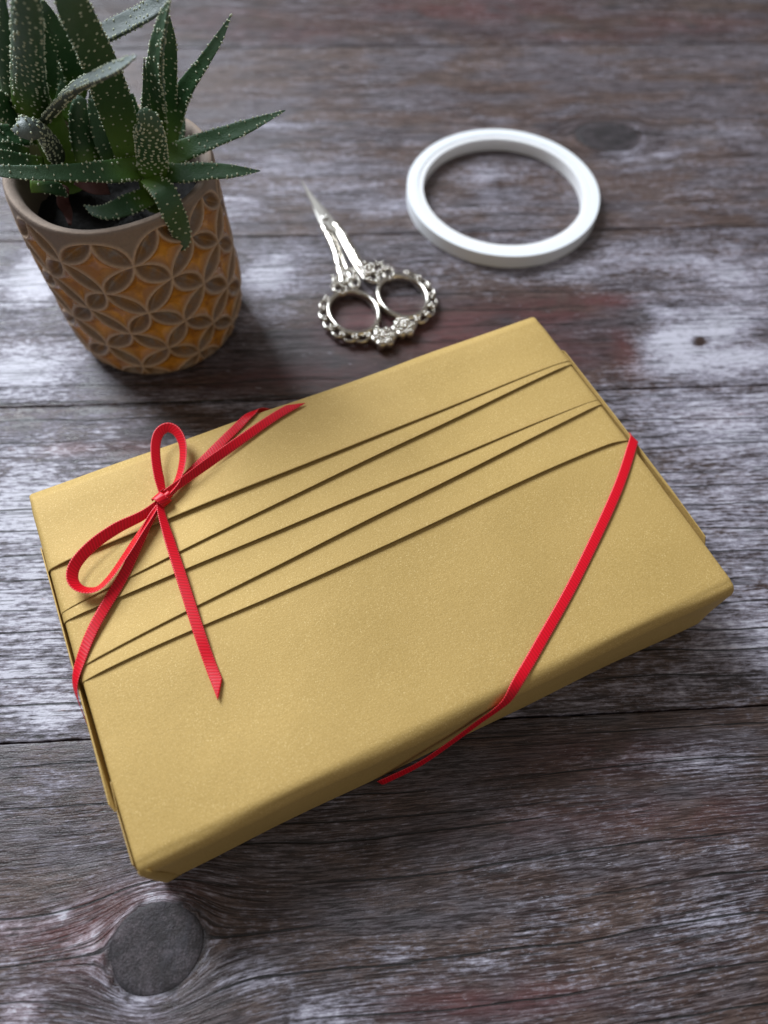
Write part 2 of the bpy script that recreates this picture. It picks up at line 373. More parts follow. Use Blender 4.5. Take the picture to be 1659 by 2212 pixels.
# ------------------------------------------------------------------ the wrapped gift
GW, GD, GH = 94.6, 61.2, 32.5
TH = 0.4813
gift = empty('wrapped_gift', (-2.3, 112.3, 0), TH)
tag(gift, 'flat gift box wrapped in gold paper with slanting pleats across its top', 'gift')
def lowf(p, a=.16):
    x, y, z = p[..., 0], p[..., 1], p[..., 2]
    return a*(np.sin(x*.061+y*.043+1)+.7*np.sin(x*.11-y*.09+z*.2+2)+.5*np.sin(y*.19+.7*x*.05))
def gift_body():
    rf, rb = 4.4, 1.1
    prof = []                                                     # closed y-z outline, front edge soft
    def arc(cy, cz, r, a0, a1, n):
        for t in np.linspace(a0, a1, n): prof.append((cy+r*math.cos(t), cz+r*math.sin(t)))
    arc(GD-rb, GH-rb, rb, 0, math.pi/2, 6)
    for y in np.linspace(GD-rb-2, -GD-.5+rf+1.5, 44): prof.append((y, GH))
    arc(-GD-.5+rf, GH-rf, rf, math.pi/2, math.pi, 11)
    for z in np.linspace(GH-rf-2, 3.5, 8): prof.append((-GD-.5+.8*(1-z/GH), z))
    arc(-GD+.3+1.6, 1.7, 1.6, math.pi, 1.5*math.pi, 5)
    for y in np.linspace(-GD+6, GD-6, 12): prof.append((y, .12))
    arc(GD-1.4, 1.5, 1.4, -math.pi/2, 0, 5)
    prof = np.array(prof); n = len(prof)
    d = norm(np.roll(prof, -1, 0)-np.roll(prof, 1, 0)); nn = np.stack([-d[:, 1], d[:, 0]], 1)   # inward
    xs = np.r_[-GW, -GW+.12, -GW+.4, -GW+.9, np.linspace(-GW+3, GW-3, 70), GW-.9, GW-.4, GW-.12, GW]
    ins = np.interp(GW-np.abs(xs), [0, .12, .4, .9, 3], [1.0, .55, .22, 0, 0])
    V = np.zeros((len(xs), n, 3))
    V[:, :, 0] = xs[:, None]; V[:, :, 1:] = prof[None]+ins[:, None, None]*nn[None]
    lf = lowf(V); side = np.abs(nn[:, 0]) > .7
    V[:, :, 2] += np.where((prof[:, 1] > GH-.5)[None], lf, 0); V[:, :, 1] += np.where(side[None], lf*1.2, 0)
    fs = gridf(len(xs), n, False, True); fs += [tuple(range(n)), tuple(range((len(xs)-1)*n, len(xs)*n))[::-1]]
    return mesh('box_wrap', V.reshape(-1, 3), fs, GOLD, gift)
gift_body()
LN = [
 [(-97, 30.2), (-94.9, 30.6), (-87.5, 31.5), (-57.3, 32.6), (-29.4, 33.2), (-4.6, 34.0), (56.9, 35.4), (71.7, 36.3), (86.4, 36.6), (94.4, 36.0), (99, 35.6)],
 [(-99, 13.8), (-95.2, 14.9), (-88.3, 16.8), (-62.0, 19.5), (-46.5, 21.2), (-8.2, 25.4), (54.8, 31.3), (69.5, 32.7), (94.3, 35.0), (99, 35.2)],
 [(-99, 12.6), (-95.5, 12.2), (-85.3, 13.0), (-57.7, 13.8), (-12.7, 14.9), (46.6, 16.6), (67.5, 17.0), (89.1, 17.5), (94.3, 16.8), (97, 16.0)],
 [(-99, -5.4), (-93.8, -3.2), (-83.4, -1.4), (-57.2, 0.7), (-17.0, 4.7), (43.4, 10.5), (64.5, 12.1), (87.2, 14.6), (94.4, 15.2), (99, 15.4)],
 [(-99, -7.9), (-95.7, -7.3), (-90.5, -6.8), (-79.1, -6.4), (-61.1, -5.8), (-20.8, -4.4), (36.2, -2.6), (49.8, -1.4), (77.8, 0.0), (90.3, -0.5), (95.2, -1.8), (99, -2.6)]]
SS = np.r_[np.linspace(-107, -92, 22), np.linspace(-90.5, 90.5, 84), np.linspace(92, 107, 22)]
def line(k, s):
    a = np.array(LN[k]); return np.interp(s, a[:, 0], a[:, 1])
def smoothline(k):
    a = np.array(LN[k]); w_ = np.where(np.abs(a[:, 0]) < 91, 1.0, .35)
    c = np.polynomial.Polynomial.fit(a[:, 0], a[:, 1], 4, w=w_)
    hook = (lambda q: -1.9*np.clip((q-86)/9, 0, 2)**2) if k == 4 else (lambda q: 0*q)
    return lambda q: c(np.clip(q, -97, 97))+hook(np.clip(q, -97, 97))*.6
LF = [smoothline(k) for k in range(5)]
def wrap_end(s, off):
    """arc-length position along the box -> x, z; goes down over the end edges"""
    r = 1.1+off; x0 = GW-1.1; a = np.abs(s); sg = np.sign(s)
    x = np.where(a < x0, a, np.where(a < x0+1.6, x0+r*np.sin(np.clip((a-x0)/1.6, 0, 1)*np.pi/2), x0+r))
    z = np.where(a < x0, GH+off, np.where(a < x0+1.6, GH-1.1+r*np.cos(np.clip((a-x0)/1.6, 0, 1)*np.pi/2), GH-1.1-(a-x0-1.6)))
    return sg*x, z
def pleat(k):
    top = (k == 0); nv = 16
    T = np.linspace(0, 1, nv)**1.5; V = np.zeros((len(SS), nv, 3))
    lo = LF[k](SS)
    hi = np.full(len(SS), GD-1.0) if top else LF[k-1](SS)+4.0
    gap = np.clip((np.abs(LF[k-1](SS)-lo) if not top else 30), 0, 30)
    nxt = (lo-LF[k+1](SS)) if k < 4 else np.full(len(SS), 30.)
    endf = smooth01(np.abs(SS), 96, 88)
    lift = (.70+.30*smooth01(nxt, 0, 6))*(.25+.75*endf)*(.80+.50*np.exp(-((SS+12-8*k)/58)**2))
    if k == 4: lift *= .75
    for j, t in enumerate(T):
        y = lo+(hi-lo)*t; d = y-lo
        curl = 0
        off = .07+.08*(4-k)+lift*np.exp(-(d/7.5)**1.4)*np.ones_like(SS)+curl
        if top: off = off*smooth01(np.full(len(SS), GD-1.0)-y, 0, 8)+.12
        x, z = wrap_end(SS, off)
        V[:, j, 0] = x; V[:, j, 1] = y; V[:, j, 2] = z
    flat = np.abs(V[:, :, 0]) < GW-2
    V[:, :, 2] += np.where(flat, lowf(V)*np.minimum(1, (GW-np.abs(V[:, :, 0]))/8), 0)
    o = mesh('pleat', V.reshape(-1, 3), gridf(len(SS), nv), GOLD, gift)
    sm = o.modifiers.new('thickness', 'SOLIDIFY'); sm.thickness = .09*MM; sm.offset = 1 
    return o
for k in range(5): pleat(k)
def slab(name, poly, x0, sx, t0, t1, nsub=1):
    """paper flap against an end: poly is (y, z, stand-off)"""
    v = []; n = len(poly)
    for (y, z, so) in poly: v.append((x0+sx*so, y, z))
    for (y, z, so) in poly: v.append((x0+sx*(so+t1), y, z))
    fs = [tuple(range(n)), tuple(range(2*n-1, n-1, -1))]+[((i+1) % n, i, n+i, n+(i+1) % n) for i in range(n)]
    return mesh(name, v, fs, GOLD, gift, smooth=False)
slab('end_flap', [(43.5, 31.0, 1.0), (42, 31.8, 1.5), (10, 32.0, 1.9), (-24, 31.9, 2.1), (-42.8, 31.6, 1.8), (-46, 27, 1.2), (-30, 6, .5), (30, 6, .5)], GW, 1, 0, .3)
slab('end_flap', [(40.6, 31.6, .9), (20, 32, 1.0), (-9, 31.9, 1.3), (-26, 31.7, 1.5), (-42, 31.3, 2.0), (-44.2, 30.2, 1.2), (-30, 6, .5), (30, 6, .5)], -GW, -1, 0, .3)
slab('end_flap', [(-36, 29.6, .5), (-44, 29.6, .9), (-58.5, 30.6, .6), (-60.2, 26, .5), (-60.2, 3, .4), (-36, 3, .4)], -GW, -1, 0, .25)
def corner_tuck():
    V = []; zs = np.linspace(.9, 30.8, 12)
    for z in zs:
        top = smooth01(np.array(z), 31.5, 28.0)
        for a in np.linspace(0, 1, 9):
            t = a*math.pi/2
            if a < .999: x = -GW+1.3-1.9*math.cos(t)*top; y = -GD+1.3-(1.9+.2*math.sin(z*.1))*math.sin(t)*top+.7*(1-z/GH)-.4
            V.append((x, y, z))
        V[-1] = (-GW+3.0+.07*(31-z), -GD-.75+.8*(1-z/GH), z)
    o = mesh('corner_fold', np.array(V), gridf(len(zs), 9), GOLD, gift)
    sm = o.modifiers.new('thickness', 'SOLIDIFY'); sm.thickness = .2*MM; sm.offset = 0
corner_tuck()

# ------------------------------------------------------------------ red ribbon
ribbon = empty('ribbon', (-2.3, 112.3, 0), TH)
tag(ribbon, 'narrow red satin ribbon tied in a loose bow round two corners of the gold gift', 'ribbon')
def strip(name, ctrl, width=3.25, n=90, cut0=0.0, cut1=0.0, parent=ribbon, taper=None):
    """ctrl rows: x, y, z, nx, ny, nz (face normal); cut slants the ends"""
    c, s = catmull(ctrl, n); P = c[:, :3]; Nn = norm(c[:, 3:6]); T = norm(np.gradient(P, axis=0))
    W = norm(np.cross(T, Nn)); Nn = np.cross(W, T)
    wd = np.full(n, float(width)) if taper is None else width*np.interp(np.linspace(0, 1, n), [q[0] for q in taper], [q[1] for q in taper])
    vv = np.linspace(-.5, .5, 9); V = np.zeros((n, 9, 3)); UV = np.zeros((n, 9, 2))
    for j, q in enumerate(vv):
        sh = np.zeros(n)
        fr = np.linspace(0, 1, n)
        sh += cut1*q*np.clip((fr-.75)/.25, 0, 1)**1 + cut0*q*np.clip((.25-fr)/.25, 0, 1)
        V[:, j] = P+W*(wd*q)[:, None]+T*sh[:, None]+Nn*(-.05*(2*q)**2)*np.minimum(1, wd/width)[:, None]
        UV[:, j, 0] = s+sh; UV[:, j, 1] = q+.5
    o = mesh(name, V.reshape(-1, 3), gridf(n, 9), RED, parent, uv=UV.reshape(-1, 2))
    sm = o.modifiers.new('thickness', 'SOLIDIFY'); sm.thickness = .11*MM; sm.offset = 0
    return o
up = (0, 0, 1); H = GH
strip('band', [(94.0, 5.5, 8, 1, .0, .0), (96.6, 3.2, 18, 1, 0, 0), (97.6, 0.6, 29.5, 1, 0, .25), (97.0, -1.3, 32.3, .7, 0, .7), (94.2, -4.2, 33.3, .12, 0, 1), (78.2, -18.0, 33.15, 0, 0, 1),
   (50.4, -38.1, 33.1, 0, 0, 1), (29.7, -51.4, 33.15, 0, -.05, 1), (22, -56.2, 33.2, 0, -.08, 1), (16.8, -59.4, 33.1, 0, -.38, .92), (12.6, -62.0, 31.3, 0, -.85, .5), (9.2, -62.7, 28.6, 0, -1, .25), (4.0, -63.0, 24.8, 0, -1, .25), (-5, -63.6, 17.0, .05, -1, .3), (-15, -63.8, 8.5, .05, -1, .4), (-27, -62.6, 1.0, 0, -1, .5)], n=150)
strip('band', [(-55, 39.9, 34.6, .0, -.2, 1), (-46.5, 45.3, 34.3, -.1, -.3, .9), (-36.9, 50.6, 34.2, 0, 0, 1), (-25.4, 57.2, 33.8, 0, 0, 1), (-18.6, 61.2, 33.2, 0, .4, .9), (-14, 63.2, 30, 0, 1, .2), (2, 62.8, 14, 0, 1, 0), (10, 62.6, 4, 0, 1, 0)],
      n=90, taper=[(0, .6), (.12, .8), (.3, 1), (1, 1)])
strip('band', [(-56.5, 38.6, 35.6, -.5, -.3, .8), (-62, 33.5, 35.6, .55, -.3, .8), (-68, 26.8, 35.0, .55, -.35, .8), (-75.4, 18.4, 34.6, .4, -.2, 1), (-86.4, 7.5, 34.3, .1, 0, 1), (-93.0, -.8, 33.5, -.3, 0, 1), (-96.8, -6.8, 31.8, -.8, 0, .6), (-98.0, -12.5, 27, -1, 0, .25), (-98.0, -22, 19, -1, 0, .1), (-96.6, -36, 9, -1, 0, 0), (-95.6, -44, 3, -1, 0, 0)],
      n=120, taper=[(0, .6), (.12, .85), (.3, 1), (1, 1)])
strip('tail', [(-57.2, 38.4, 35.7, .6, -.5, .8), (-58.0, 34, 35.6, .55, -.1, .8), (-58.6, 24, 35.3, .35, 0, 1), (-59.3, 8, 34.8, .1, 0, 1), (-60.0, -8, 34.1, .0, 0, 1), (-60.2, -17, 33.15, 0, 0, 1), (-60.1, -25.8, 33.5, 0, .1, 1)],
      n=90, cut1=5.6, taper=[(0, .75), (.2, .95), (.4, 1), (1, 1)])
strip('tail', [(-54.6, 40.4, 36.2, .2, -.6, .8), (-48.5, 42.6, 36.0, .2, -.7, .65), (-39, 46.2, 35.6, .2, -.65, .7), (-26.2, 51.0, 34.9, .1, -.35, .9), (-12.8, 55.8, 34.2, 0, -.1, 1), (-3.2, 58.4, 33.7, 0, 0, 1)],
      n=90, cut1=6.2, taper=[(0, .8), (.3, 1), (1, 1)])
def loop(ctrl, lean=1.0, **kw):
    c = np.array(ctrl, float); ctr = c[:, :2].mean(0)
    d = norm(np.c_[ctr-c[:, :2], np.zeros(len(c))]); nrm = norm(d*.8+np.array([0, 0, lean]))
    # interior side of each strand: perpendicular to the local run of the loop
    T = norm(np.gradient(c[:, :3], axis=0)); side = np.cross(np.array([0, 0, 1.]), T); side = side*np.sign((side*d).sum(1))[:, None]
    nrm = norm(norm(side)*.78+np.array([0, 0, lean]))
    return strip('bow_loop', np.c_[c[:, :3], nrm], **kw)
loop([(-57, 38.8, 35.6), (-63.5, 36.0, 35.9), (-72, 34.4, 36.6), (-80, 31.4, 37.2), (-86.2, 27.2, 37.3), (-88.4, 22.8, 37.0), (-87.0, 18.9, 36.6), (-83.0, 17.2, 36.2), (-78.5, 19.4, 36.0), (-72.5, 24.5, 35.9), (-66, 30.6, 35.7), (-58.5, 37.4, 35.5)],
     n=120, taper=[(0, .6), (.1, .95), (.2, 1.1), (.8, 1.15), (.93, .9), (1, .6)])
loop([(-55.6, 39.5, 35.8), (-55.0, 44.8, 36.6), (-53.8, 52, 37.6), (-52.0, 58.2, 38.3), (-49.5, 62.2, 38.5), (-46.4, 63.2, 38.4), (-44.2, 60.6, 38.0), (-44.0, 55.6, 37.3), (-46.2, 49.4, 36.6), (-50, 43.6, 36.0), (-54.5, 40.0, 35.8)],
     lean=1.15, n=110, taper=[(0, .7), (.12, 1.05), (.3, 1), (.7, 1), (.9, 1), (1, .7)])
def knot_band():
    ax = norm(np.array([.93, .36, .12])); q = norm(np.cross(np.array([0, 0, 1.]), ax)); r = np.cross(ax, q)
    rows = []
    for t in np.linspace(-.4, 2*math.pi+.5, 14):
        nr = math.cos(t)*q+math.sin(t)*r
        p = np.array([-56.2, 39.3, 35.55])+2.4*math.cos(t)*q+2.1*math.sin(t)*r+ax*.3*t-.9*ax
        rows.append((*p, *nr))
    strip('knot', rows, width=3.3, n=60)
    rows = []
    for t in np.linspace(.3, 2*math.pi, 12):
        nr = math.cos(t)*q+math.sin(t)*r
        p = np.array([-54.6, 39.9, 35.35])+1.2*math.cos(t)*q+1.2*math.sin(t)*r
        rows.append((*p, *nr))
    strip('knot', rows, width=2.8, n=50)
knot_band()

# ------------------------------------------------------------------ roll of tape
def lathe(prof, n=160, wob=None):
    prof = np.array(prof); a = np.linspace(0, 2*np.pi, n, endpoint=False); V = np.zeros((n, len(prof), 3))
    w_ = np.ones(n) if wob is None else 1+wob(a)
    V[:, :, 0] = np.cos(a)[:, None]*prof[None, :, 0]*w_[:, None]; V[:, :, 1] = np.sin(a)[:, None]*prof[None, :, 0]*w_[:, None]; V[:, :, 2] = prof[None, :, 1]
    return V.reshape(-1, 3), gridf(n, len(prof), True, True)
roll_ = empty('tape_roll', (49.3, 316.4, 0)); tag(roll_, 'narrow roll of white double sided tape lying flat on the planks', 'tape roll')
v, f = lathe([(38.0, .3), (38.0, 6.25), (38.12, 6.4), (40.68, 6.4), (40.72, 6.36), (40.72, .3), (40.4, .05), (38.2, .05)]); mesh('core', v, f, WHITE, roll_, sharp=True)
wv = lambda a: .0012*np.sin(5*a+1)+.0008*np.sin(9*a)+.0009
v, f = lathe([(40.8, .3), (40.8, 6.68), (40.84, 6.72), (43.05, 6.72), (43.1, 6.78), (45.6, 6.7), (45.75, 6.55), (45.75, .3), (45.6, .08), (41, .08)], 160, wv); mesh('tape_winding', v, f, LINER, roll_, sharp=True)

# ------------------------------------------------------------------ embroidery scissors
sc = empty('scissors', (-34.0, 293.6, 0), R_(116.9)); tag(sc, 'small ornate silver embroidery scissors lying closed between plant pot and tape roll', 'scissors')
def blade(pts, z0, z1, bev, name='blade'):
    """flat tapered blade: outline with a hollow-ground top"""
    b = Build(); P = np.array(pts, float); n = len(P); c = P.mean(0)
    low = np.c_[P, np.full(n, z0)]; hi = np.c_[P*1.0, np.full(n, z1-bev)]
    cl = np.interp(P[:, 0], [-9, 30.3], [c[1]*1.1, 0]); ridge = np.c_[P[:, 0]*.985, cl+(P[:, 1]-cl)*.72, np.full(n, z1)]
    vs = np.vstack([low, hi, ridge])
    fs = [tuple(range(n))[::-1]]+[(i, (i+1) % n, n+(i+1) % n, n+i) for i in range(n)]+[(n+i, n+(i+1) % n, 2*n+(i+1) % n, 2*n+i) for i in range(n)]+[tuple(range(2*n, 3*n))]
    b.add(vs, fs); return b.out(name, STEEL, sc, False)
blade([(30.3, .1), (24.5, .55), (11, 1.7), (0, 2.9), (-4.0, 3.0), (-8.0, 2.2), (-8.5, -.4), (-3, -2.2), (10, -1.6), (20.4, -.6)], 2.6, 3.9, .5)
blade([(30.0, -.2), (20.4, -1.5), (9.8, -3.2), (0, -4.3), (-4, -4.6), (-8.5, -4.8), (-9, -1.4), (-3, 1.6), (10, 1.0), (22, .2)], 1.1, 2.5, .4)
b = Build(); v, f = lathe([(0.01, 3.7), (1.75, 3.7), (1.75, 4.5), (1.3, 4.85), (.01, 4.95)], 24); b.add(v, f); b.out('screw', STEEL, sc)
def beads(B, pts, r=.8, z=3.4, n=3, spread=1.0):
    for (x, y) in pts:
        a0 = random.random()*6.28
        for i in range(n):
            a = a0+i*2*math.pi/n
            rr = r*random.uniform(.85, 1.15)
            B.add(ICO2_V*[rr, rr, rr*.9]+[x+spread*math.cos(a), y+spread*math.sin(a), z+random.uniform(-.1, .4)], ICO2_F)
def handle(sg):
    h = empty('handle'); h.parent = sc
    # shank: flat bar with a rounded ridge, from the joint back to the ring
    if sg > 0: path = [(-4, 2.3, 3.0), (-10, 2.5, 3.3), (-20, 3.3, 3.3), (-28, 5.0, 3.3), (-36, 7.0, 3.2), (-41, 8.2, 2.8)]
    else: path = [(-4, -3.3, 2.6), (-10, -3.9, 3.0), (-20, -3.6, 3.2), (-28, -3.4, 3.2), (-36, -3.6, 3.1), (-40.5, -5.5, 2.8)]
    c, _ = catmull(path, 40); b = Build()
    t = np.linspace(0, 1, 40)
    v, f = tube(c, 1.75+.35*np.sin(t*math.pi)+.08*np.sin(t*34), 12, False, .75); b.add(v, f)
    for i in range(6):                                            # engraved leaves along the shank
        p = c[5+i*6]; ang = .5*(-1)**i
        b.add(ICO2_V*[1.3, .55, .4]@np.array([[math.cos(ang), math.sin(ang), 0], [-math.sin(ang), math.cos(ang), 0], [0, 0, 1]])+p+[0, .5*(-1)**i, 1.35], ICO2_F)
    if sg > 0:
        v, f = tube(catmull([(-7, .6, 2.6), (-20, 1.5, 2.7), (-30, 2.7, 2.7), (-40, 3.9, 2.6)], 24)[0], .85, 10, False, 1.1); b.add(v, f)
    else:
        v, f = tube(catmull([(-9, -2.2, 2.6), (-22, -1.4, 2.7), (-33, -1.0, 2.7), (-43, -1.6, 2.6)], 24)[0], .75, 10, False, 1.1); b.add(v, f)
    b.out('shank', SILVER, h)
    cx_, cy_ = -59.2, 11.6*sg-.6; rx, ry = 12.6, 10.3
    a = np.linspace(0, 2*np.pi, 72, endpoint=False)
    b = Build(); v, f = tube(np.c_[cx_+rx*np.cos(a), cy_+ry*np.sin(a), np.full(72, 2.6)], 1.25, 12, True, 1.95); b.add(v, f)
    b.out('finger_ring', SILVER, h)
    # scalloped border on the outer side of the ring
    b = Build(); bd = Build(); k = 7
    an = np.linspace(R_(38), R_(205), k+1)
    for i in range(k):
        mid_ = .5*(an[i]+an[i+1]); c0 = np.array([cx_+(rx+2.0)*math.cos(mid_), cy_+sg*(ry+2.0)*math.sin(mid_)])
        out_ = norm(np.array([math.cos(mid_), sg*math.sin(mid_)])); tan_ = np.array([-out_[1], out_[0]])
        q = np.linspace(-1.9, 1.9, 15)
        pts = np.array([[*(c0+out_*(1.9*math.cos(x))+tan_*(2.55*math.sin(x))), 2.5] for x in q])
        v, f = tube(pts, .72, 8, False, 1.7); b.add(v, f)
    for x in an: beads(bd, [(cx_+(rx+2.2)*math.cos(x), cy_+sg*(ry+2.2)*math.sin(x))], .8, 4.1)
    # leaf-shaped openings where shank meets ring
    for (lx, ly, la) in ((-39.5, 9.0*sg-.4, .9*sg), (-43.2, 4.2*sg-.6, -.3*sg), (-44.3, 11.8*sg-.5, .35*sg), (-37.8, 3.9*sg-.5, .2*sg)):
        q = np.linspace(0, 2*np.pi, 22, endpoint=False)
        ex = 3.3*np.cos(q); ey = 2.2*np.sin(q)
        pts = np.c_[lx+ex*math.cos(la)-ey*math.sin(la), ly+ex*math.sin(la)+ey*math.cos(la), np.full(22, 2.7)]
        v, f = tube(pts, .85, 8, True, 1.8); b.add(v, f)
        beads(bd, [(pts[i][0], pts[i][1]) for i in (0, 3, 6, 9, 12, 15, 18)], .68, 4.1, 2, .7)
    # rosette at the foot of the ring
    fx, fy = (-77.2, 4.9) if sg > 0 else (-75.5, -5.2)
    for i in range(6):
        t_ = i*math.pi/3+.3
        p0 = np.array([fx+3.1*math.cos(t_), fy+3.3*math.sin(t_)])
        q = np.linspace(0, 2*np.pi, 14, endpoint=False)
        v, f = tube(np.c_[p0[0]+1.6*np.cos(q), p0[1]+1.6*np.sin(q), np.full(14, 2.6)], .72, 8, True, 3.0); b.add(v, f)
        beads(bd, [(p0[0], p0[1])], .66, 4.6, 4, .9)
    beads(bd, [(fx, fy)], .85, 5.0, 4, .9)
    b.out('scalloped_border', SILVER, h)
    tag(bd.out('beading', SILVER, h), kind='stuff')
handle(1); handle(-1)

# ------------------------------------------------------------------ stoneware pot
PC = (-100.5, 231.1)
pot = empty('plant_pot', (*PC, 0)); tag(pot, 'round stoneware pot with amber glazed petal pattern and bare clay rim', 'plant pot')
POT_N, POT_R, POT_Z0, POT_T0 = 10, 10.4, 19.0, R_(-87)
def make_pot():
    nt = 560
    zs = np.r_[0, .25, .8, 1.6, np.linspace(2.6, 73.0, 175), 73.5, 73.8]
    rp = np.interp(zs, [0, .3, 1.0, 2.6, 8, 22, 40, 56, 63, 68, 73.2, 73.8], [30.4, 31.3, 32.3, 33.1, 34.2, 35.5, 36.0, 36.0, 35.7, 35.3, 35.3, 34.9])
    th = np.linspace(0, 2*np.pi, nt, endpoint=False)
    A, Zg = np.meshgrid(th, zs, indexing='ij')
    wob = .40*np.sin(3*A+1)+.35*np.sin(5*A+Zg*.05)+.3*np.sin(2*A+Zg*.09)
    Xc = (A-POT_T0)/(2*np.pi)*2*POT_N+.10*np.sin(Zg*.12+3*A)+.02*Zg/10; Yc = (Zg-POT_Z0)/POT_R+.07*np.sin(4*A+.5)
    ds = []; real = np.full(Xc.shape, 9.)
    i0 = np.floor(Xc); j0 = np.floor(Yc)
    for di in (-1, 0, 1, 2):
        for dj in (-1, 0, 1, 2):
            ci = i0+di; cj = j0+dj; d = np.hypot(Xc-ci, Yc-cj); d[(np.mod(ci+cj, 2) != 0)] = 9
            ds.append(d); real = np.minimum(real, np.where(cj > 4.5, 9, d))
    ds = np.sort(np.array(ds), 0); d1, d2 = ds[0], ds[1]
    sd = 1-d2                                            # >0 inside a petal
    near = np.abs(sd)
    vis = smooth01(1-real, -.005, .03)
    petal = smooth01(sd, .0, .05)*vis
    dia = smooth01(-sd, .0, .06)*vis*(d1 == real)
    ridge = np.maximum(np.exp(-(sd/.048)**2)*vis, np.exp(-((1-real)/.05)**2))
    zone = smooth01(Zg, 1.5, 4.0)*smooth01(Zg, 72.0, 70.5)
    disp = zone*(-3.1*smooth01(sd, .0, .34)*vis-1.35*smooth01(-sd, .0, .30)*vis+.55*ridge)
    r = rp[None]+disp+wob*smooth01(Zg, 0, 10)
    V = np.stack([r*np.cos(A)+1.2*smooth01(Zg, 66, 20), r*np.sin(A), Zg], -1).reshape(-1, 3); fs = gridf(nt, len(zs), True)
    z_ = (zone*1.0).ravel()
    deep = np.where(sd > 0, np.clip(sd, 0, 1)/.414, np.clip(-sd/.32, 0, 1))
    at = dict(deep=deep.ravel(), diamond=dia.ravel()*z_, petal=petal.ravel()*z_, ridge=np.clip(ridge.ravel()*z_, 0, 1))
    # lip and inside
    inner = [(34.6, 74.05), (33.4, 74.0), (32.0, 73.3), (31.2, 72.2), (30.6, 69), (30.2, 52)]
    k0 = len(V); nz = len(zs); add = []
    w0 = (wob*smooth01(Zg, 0, 10))[:, -1]
    for (rr, zz) in inner: add.append(np.stack([(rr+w0)*np.cos(th), (rr+w0)*np.sin(th), np.full(nt, zz)], 1))
    add = np.array(add)
    for i in range(nt):
        j = (i+1) % nt
        fs.append((i*nz+nz-1, j*nz+nz-1, k0+j, k0+i))
        for q in range(len(inner)-1): fs.append((k0+q*nt+i, k0+q*nt+j, k0+(q+1)*nt+j, k0+(q+1)*nt+i))
    fs.append(tuple(i*nz for i in range(nt))[::-1])
    V = np.vstack([V, add.reshape(-1, 3)]); ex = np.zeros(len(V)-k0)
    lip = np.r_[np.ones(nt)*.7, np.ones(nt)*.3, np.zeros(len(V)-k0-2*nt)]
    at = dict(deep=np.r_[at['deep'], ex], diamond=np.r_[at['diamond'], ex], petal=np.r_[at['petal'], ex], ridge=np.r_[at['ridge'], lip*.5])
    mesh('pot_body', V, fs, POT, pot, attrs=at)
make_pot()
def soil():
    V = []; 
    for r in np.linspace(0, 31.0, 24):
        for t in np.linspace(0, 2*np.pi, 72, endpoint=False): V.append((r*math.cos(t), r*math.sin(t), 55.5+random.uniform(-.9, .9)+1.2*math.sin(r*.5+3*t)))
    mesh('soil', V, gridf(24, 72, False, True), SOIL, pot)
soil()

